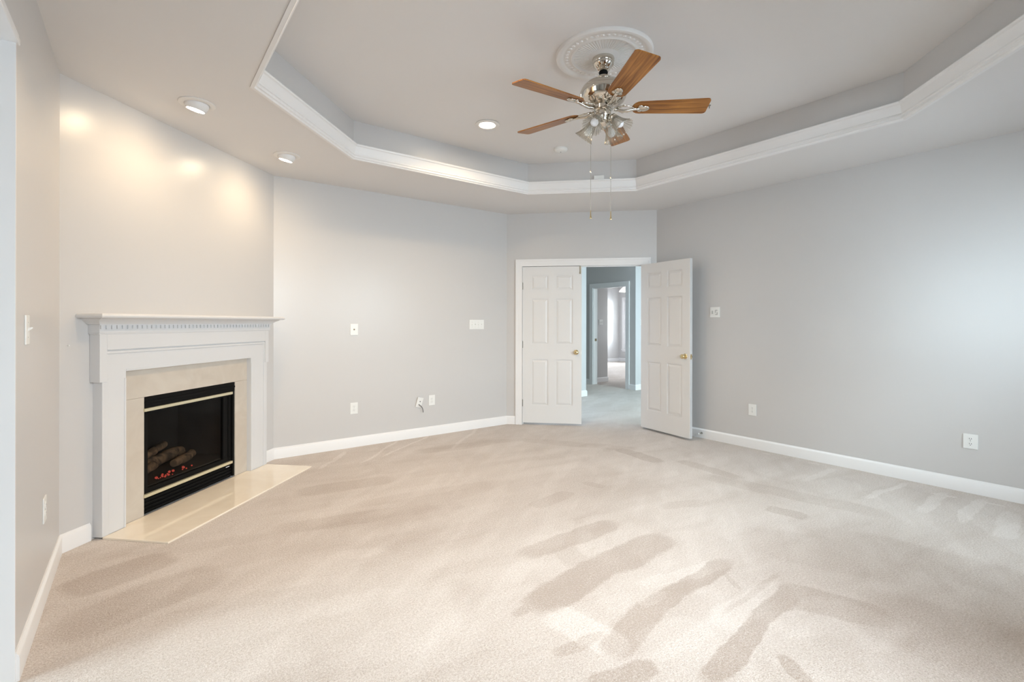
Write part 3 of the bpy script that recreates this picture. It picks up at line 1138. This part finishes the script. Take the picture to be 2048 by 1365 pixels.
for i in range(4):
    az = math.radians(194.6 + 90 * i)
    rz = Matrix.Rotation(az, 4, 'Z')
    mb = MB(rz)
    mb.tube([(0.030, 0, 2.630), (0.046, 0, 2.644), (0.058, 0, 2.654), (0.070, 0, 2.650)], 0.008, 10)
    mb.lathe([(0, 0.006), (0.018, 0.006), (0.026, -0.002), (0.028, -0.020), (0.024, -0.026), (0, -0.026)], 24,
             Matrix.Translation((0.064, 0, 2.656)) @ Matrix.Rotation(math.radians(-42), 4, 'Y'))
    lk = mb.build('light_arm', M['nickel'], fan, smooth=True, angle=45)
    mtx = rz @ Matrix.Translation((0.070, 0, 2.650)) @ Matrix.Rotation(math.radians(-42), 4, 'Y')
    mb = MB()
    op = [(0.024, -0.004), (0.026, -0.014), (0.029, -0.030), (0.033, -0.050), (0.039, -0.070), (0.048, -0.092), (0.058, -0.110), (0.065, -0.118)]
    pr = op + [(r - 0.003, z) for r, z in reversed(op)]
    mb.lathe(pr, 96, mtx, flute=18, famp=0.06, fstart=1)
    gs = mb.build('glass_shade', M['shade'], lk, smooth=True, angle=60)
    mb = MB()
    mb.lathe([(0.012, -0.024), (0.013, -0.036), (0.020, -0.050), (0.0255, -0.066), (0.024, -0.080), (0.014, -0.091), (0, -0.094)], 24, mtx)
    mb.build('bulb', M['bulb'], lk, smooth=True)

for nm, dx, dy, zt, zb in (('pull_chain', -0.064, 0.050, 2.67, 2.005), ('pull_chain', 0.040, -0.030, 2.63, 1.998)):
    mb = MB()
    n = 60
    mb.tube([(dx, dy, zt), (dx, dy, zb + 0.05)], 0.0011, 6)
    for k in range(n):
        mb.ball((dx, dy, zt - (zt - zb - 0.05) * k / n), 0.0019, 6)
    mb.ball((dx, dy, zt - 0.36), 0.0065, 8, 1, 1, 1.5)
    mb.tube([(dx * 0.55, dy * 0.55, zt + 0.01), (dx * 0.9, dy * 0.9, zt + 0.012), (dx, dy, zt)], 0.002, 6)
    ch = mb.build('pull_chain', M['chain'], fan)
    mb = MB()
    mb.lathe([(0, zb + 0.056), (0.003, zb + 0.054), (0.0035, zb + 0.030), (0.005, zb + 0.012), (0.008, zb + 0.003), (0.007, zb), (0, zb - 0.001)], 12,
             Matrix.Translation((dx, dy, 0)))
    mb.build('chain_pendant', M['brass'], ch, smooth=True, angle=50)

# ------------------------------------------------------------------ wall plates (local x right, y into the wall)


def plate(name, label, cat, loc, rotz, wd, hg, group=None):
    t = thing(name, label, cat, loc, rotz, group)
    mb = MB()
    mb.box(-wd / 2, wd / 2, -0.006, 0.0, -hg / 2, hg / 2, 0.002)
    mb.build('cover_plate', M['plate'], t)
    return t


def outlet(name, label, loc, rotz, wd=0.082, hg=0.120, dark=False, group='white wall outlets'):
    t = plate(name, label, 'outlet', loc, rotz, wd, hg, group)
    for zc in (0.0195, -0.0195):
        mb = MB()
        mb.lathe([(0, 0.0), (0.0165, 0.0), (0.0165, 0.0025), (0, 0.0025)], 24,
                 Matrix.Translation((0, -0.0058, zc)) @ Matrix.Rotation(PI / 2, 4, 'X'))
        sk = mb.build('socket', M['plate'], t)
        mb = MB()
        mb.box(-0.0075, -0.0045, -0.0088, -0.006, zc - 0.002, zc + 0.008)
        mb.box(0.0045, 0.0075, -0.0088, -0.006, zc - 0.002, zc + 0.008)
        mb.box(-0.0025, 0.0025, -0.0088, -0.006, zc - 0.011, zc - 0.006)
        mb.build('slots', M['slot'] if dark else M['slotgrey'], sk)
    mb = MB()
    mb.ball((0, -0.006, 0), 0.003, 8, 1, 0.5, 1)
    mb.build('screw', M['slotgrey'], t)
    return t


def switch(name, label, loc, rotz, gangs, hg=0.118, group='white light switches'):
    t = plate(name, label, 'switch', loc, rotz, 0.030 + 0.046 * gangs, hg, group)
    for g in range(gangs):
        xc = (g - (gangs - 1) / 2) * 0.046
        mb = MB()
        mb.box(xc - 0.0055, xc + 0.0055, -0.0068, -0.005, -0.012, 0.012)
        up = 1 if (g + gangs) % 2 else -1
        vs_ = [(xc - 0.004, -0.0055, -0.006), (xc + 0.004, -0.0055, -0.006), (xc + 0.004, -0.0055, 0.006), (xc - 0.004, -0.0055, 0.006)]
        a = [mb._v(p) for p in vs_]
        c_ = [mb._v((x * 1.0, -0.020, z * 0.5 + 0.008 * up)) for x, y, z in vs_]
        for k in range(4):
            mb.bm.faces.new((a[k], a[(k + 1) % 4], c_[(k + 1) % 4], c_[k]))
        mb.bm.faces.new(c_)
        mb.build('toggle', M['plate'], t)
        for zz in (-0.030, 0.030):
            mb = MB()
            mb.ball((xc, -0.006, zz), 0.0026, 8, 1, 0.5, 1)
            mb.build('screw', M['slotgrey'], t)
    return t


# back wall
cj = plate('cable_jack', 'white jack plate with one hole, high on the back wall near the fireplace', 'wall plate', (1.818, YB, 1.248), 0, 0.084, 0.120)
mb = MB()
mb.lathe([(0, 0), (0.008, 0), (0.007, 0.006), (0.004, 0.008), (0, 0.008)], 14, Matrix.Translation((0, -0.0055, 0)) @ Matrix.Rotation(PI / 2, 4, 'X'))
mb.build('jack', M['bronze'], cj, smooth=True, angle=40)
switch('light_switch', 'wide four toggle white switch plate beside the double doors', (3.364, YB, 1.300), 0, 4)
ol1 = outlet('wall_outlet', 'white outlet low on the back wall, directly below the jack plate', (1.818, YB, 0.412), 0)
dup(ol1, (2.739, YB, 0.412), 0, 'white outlet right of the crooked cable plate')
# crooked plate with a cable stub
cp = plate('cable_plate', 'white cable plate hanging crooked with a dark cable sticking out', 'wall plate', (2.575, YB - 0.010, 0.402), 0, 0.072, 0.116)
cp.rotation_euler = (math.radians(6), math.radians(14), 0)
mb = MB()
mb.lathe([(0, 0), (0.006, 0), (0.006, 0.003), (0, 0.003)], 12, Matrix.Translation((0.004, -0.006, 0.012)) @ Matrix.Rotation(PI / 2, 4, 'X'))
mb.build('jack', M['slot'], cp)
mb = MB()
mb.tube([(-0.002, -0.004, -0.024), (0.004, -0.022, -0.027), (0.022, -0.034, -0.036), (0.040, -0.038, -0.054), (0.054, -0.040, -0.078), (0.062, -0.038, -0.098)], 0.0042, 10)
mb.build('cable', M['cable'], cp, smooth=True)
# right wall
RR = -PI / 2
tp = plate('control_plate', 'white square plate with dark slots beside the open door', 'wall plate', (XR, 3.062, 1.444), RR, 0.118, 0.118)
for bars in (((-0.034, -0.022, -0.018, 0.018),), ((0.004, 0.012, -0.006, 0.026), (0.012, 0.032, 0.018, 0.026)), ((0.026, 0.034, -0.022, 0.000), (0.006, 0.034, -0.030, -0.022))):
    mb = MB()
    for x0, x1, z0, z1 in bars:
        mb.box(x0, x1, -0.0085, -0.0055, z0, z1)
    mb.build('slot', M['slotgrey'], tp)
dup(ol1, (XR, 2.634, 0.405), RR, 'white outlet low on the right wall, nearer the open door')
ol2 = outlet('wall_outlet', 'large white outlet low on the right wall near the picture edge', (XR, 0.919, 0.402), RR, 0.086, 0.114, dark=True)
mb = MB()
mb.lathe([(0, 0), (0.012, 0), (0.012, 0.004), (0.005, 0.006), (0.005, 0.058), (0.009, 0.059), (0.009, 0.072), (0, 0.073)], 14, Matrix.Rotation(-PI / 2, 4, 'Y'))
ds = mb.build('door_stop', M['hinge'], loc=(XR - 0.014, 3.215, 0.058), smooth=True, angle=40)
tag(ds, 'small door stop on the baseboard behind the open door', 'door stop')
mb = MB()
mb.lathe([(0.0095, 0.060), (0.0095, 0.074), (0, 0.076)], 14, Matrix.Rotation(-PI / 2, 4, 'Y'))
mb.build('rubber_tip', M['rubber'], ds, smooth=True, angle=40)
# left wall
switch('light_switch', 'narrow white switch plate at the far left edge of the left wall', (XL, 2.762, 1.290), PI / 2, 1)
dup(ol1, (XL, 3.232, 0.425), PI / 2, 'white outlet low on the left wall beside the mantel')
mb = MB()
mb.tube([(0, 0.004, 0), (0, -0.012, 0.001)], 0.0035, 8)
nl = mb.build('nail', M['plate'], loc=FIRE @ Vector((0.045, 0, 1.185)), rotz=RZ)
tag(nl, 'tiny white nail left of the mantel leg', 'nail')

# ------------------------------------------------------------------ hall and bedroom beyond the doors
w = MB()
w.box(3.9, 6.45, 6.32, 8.9, 0, H)
wall('wall_hall_left', w, 'grey hall wall just behind the closed door leaf')
HX = 7.79
w = MB()
w.box(HX, HX + T, 6.29, 6.53, 0, H)
w.box(HX, HX + T, 7.43, 9.0, 0, H)
w.box(HX, HX + T, 6.53, 7.43, 2.07, H)
wall('wall_hall_end', w, 'grey hall wall around the far white doorway')
w = MB()
w.box(HX + T, 12.0, 6.29, 6.29 + T, 0, H)
wall('wall_hall_right', w, 'bright hall wall right of the far doorway')
w = MB()
w.box(6.3, 8.0, 8.9, 9.0, 0, H)
wall('wall_hall_back', w, 'grey wall closing the hall')
w = MB()
w.box(HX + T, 8.46, 7.62, 9.0, 0, H)
wall('wall_bedroom_near', w, 'grey bedroom wall with a switch inside the far doorway')
w = MB()
w.box(7.9, 13.5, 11.49, 11.6, 0, H)
wall('wall_bedroom_back', w, 'brightly lit back wall of the far bedroom')
w = MB()
BW0, BW1 = 10.3, 11.26
w.box(13.34, 13.46, 4.5, BW0, 0, H)
w.box(13.34, 13.46, BW1, 11.5, 0, H)
w.box(13.34, 13.46, BW0, BW1, 0, 0.42)
w.box(13.34, 13.46, BW0, BW1, 2.12, H)
wall('wall_bedroom_right', w, 'bedroom wall holding the far bright window')
BEDW = Matrix.Translation((13.34, 0, 0)) @ Matrix.Rotation(-PI / 2, 4, 'Z')
window('window_4', BEDW, -BW1, -BW0, 0.42, 2.12, 'bright window seen through the far doorway')
w = MB()
w.box(5.30, 12.0, 1.5, 1.6, 0, 0.5)
w.box(5.30, 12.0, 1.5, 1.6, 2.5, H)
w.box(5.30, 6.3, 1.5, 1.6, 0.5, 2.5)
w.box(8.9, 12.0, 1.5, 1.6, 0.5, 2.5)
wall('wall_foyer', w, 'foyer window wall hidden behind the right wall')
FOY = Matrix.Translation((0, 1.6, 0)) @ Matrix.Rotation(PI, 4, 'Z')
window('window_5', FOY, -8.9, -6.3, 0.5, 2.5, 'foyer window hidden behind the right wall')
w = MB()
w.box(5.2, 13.5, 1.5, 11.6, H, H + 0.05)
w.box(3.7, 5.2, 5.35, 9.0, H, H + 0.05)
struct(w.build('ceiling_hall', M['ceil']), 'flat ceiling of the hall and far bedroom', 'ceiling')
# casing of the far doorway
c = MB()
for y0, y1 in ((6.44, 6.53), (7.43, 7.52)):
    c.box(HX - 0.018, HX, y0, y1, 0, 2.07)
c.box(HX - 0.018, HX, 6.44, 7.52, 2.07, 2.16)
c.box(HX - 0.002, HX + T + 0.002, 6.53, 6.542, 0, 2.07)
c.box(HX - 0.002, HX + T + 0.002, 7.418, 7.43, 0, 2.07)
c.box(HX - 0.002, HX + T + 0.002, 6.542, 7.418, 2.058, 2.07)
struct(c.build('trim_5', M['trim']), 'white casing of the far hall doorway', 'door casing')
mb = MB()
mb.box(HX + 0.04, HX + 0.10, 7.4165, 7.4185, 0.93, 0.985)
o = mb.build('strike_plate', M['bronze'])
tag(o, 'small dark strike plate on the far doorway jamb', 'strike plate')
b = MB()
b.sweep([(3.95, 6.32), (6.45, 6.32), (6.45, 8.9)], BP, side=-1.0)
struct(b.build('baseboard_hall_left', M['trim']), 'white baseboard at the hall corner behind the closed leaf', 'baseboard')
b = MB()
b.sweep([(HX, 8.9), (HX, 7.52)], BP, side=-1.0)
b.sweep([(HX, 6.44), (HX, 6.29), (12.0, 6.29)], BP, side=-1.0)
struct(b.build('baseboard_hall_end', M['trim']), 'white baseboard below the far hall wall', 'baseboard')
b = MB()
b.sweep([(HX + T, 7.62), (8.46, 7.62), (8.46, 9.0)], BP, side=-1.0)
struct(b.build('baseboard_bedroom_near', M['trim']), 'white baseboard just inside the far doorway', 'baseboard')
b = MB()
b.sweep([(8.0, 11.49), (13.34, 11.49), (13.34, 4.6)], BP, side=-1.0)
struct(b.build('baseboard_bedroom_back', M['trim']), 'white baseboard along the far bedroom walls', 'baseboard')
switch('light_switch', 'small white switch plate on the grey wall inside the far doorway', (8.24, 7.62, 1.34), 0, 2)
switch('light_switch', 'white switch plate on the bright hall wall at the open door edge', (7.97, 6.29, 1.335), 0, 1)
# ceiling fixture glimpsed in the far bedroom
t = thing('pendant_light', 'white cone shaped ceiling light glimpsed through the far doorway', 'ceiling light', (10.9, 9.12, 0))
mb = MB()
mb.lathe([(0.02, 2.40), (0.05, 2.37), (0.16, 2.27), (0.21, 2.20), (0.20, 2.195), (0.0, 2.195)], 28)
mb.build('lamp_shade', M['fixture'], t, smooth=True, angle=50)
mb = MB()
mb.tube([(0, 0, 2.39), (0, 0, H)], 0.01, 8)
mb.build('stem', M['nickel'], t)
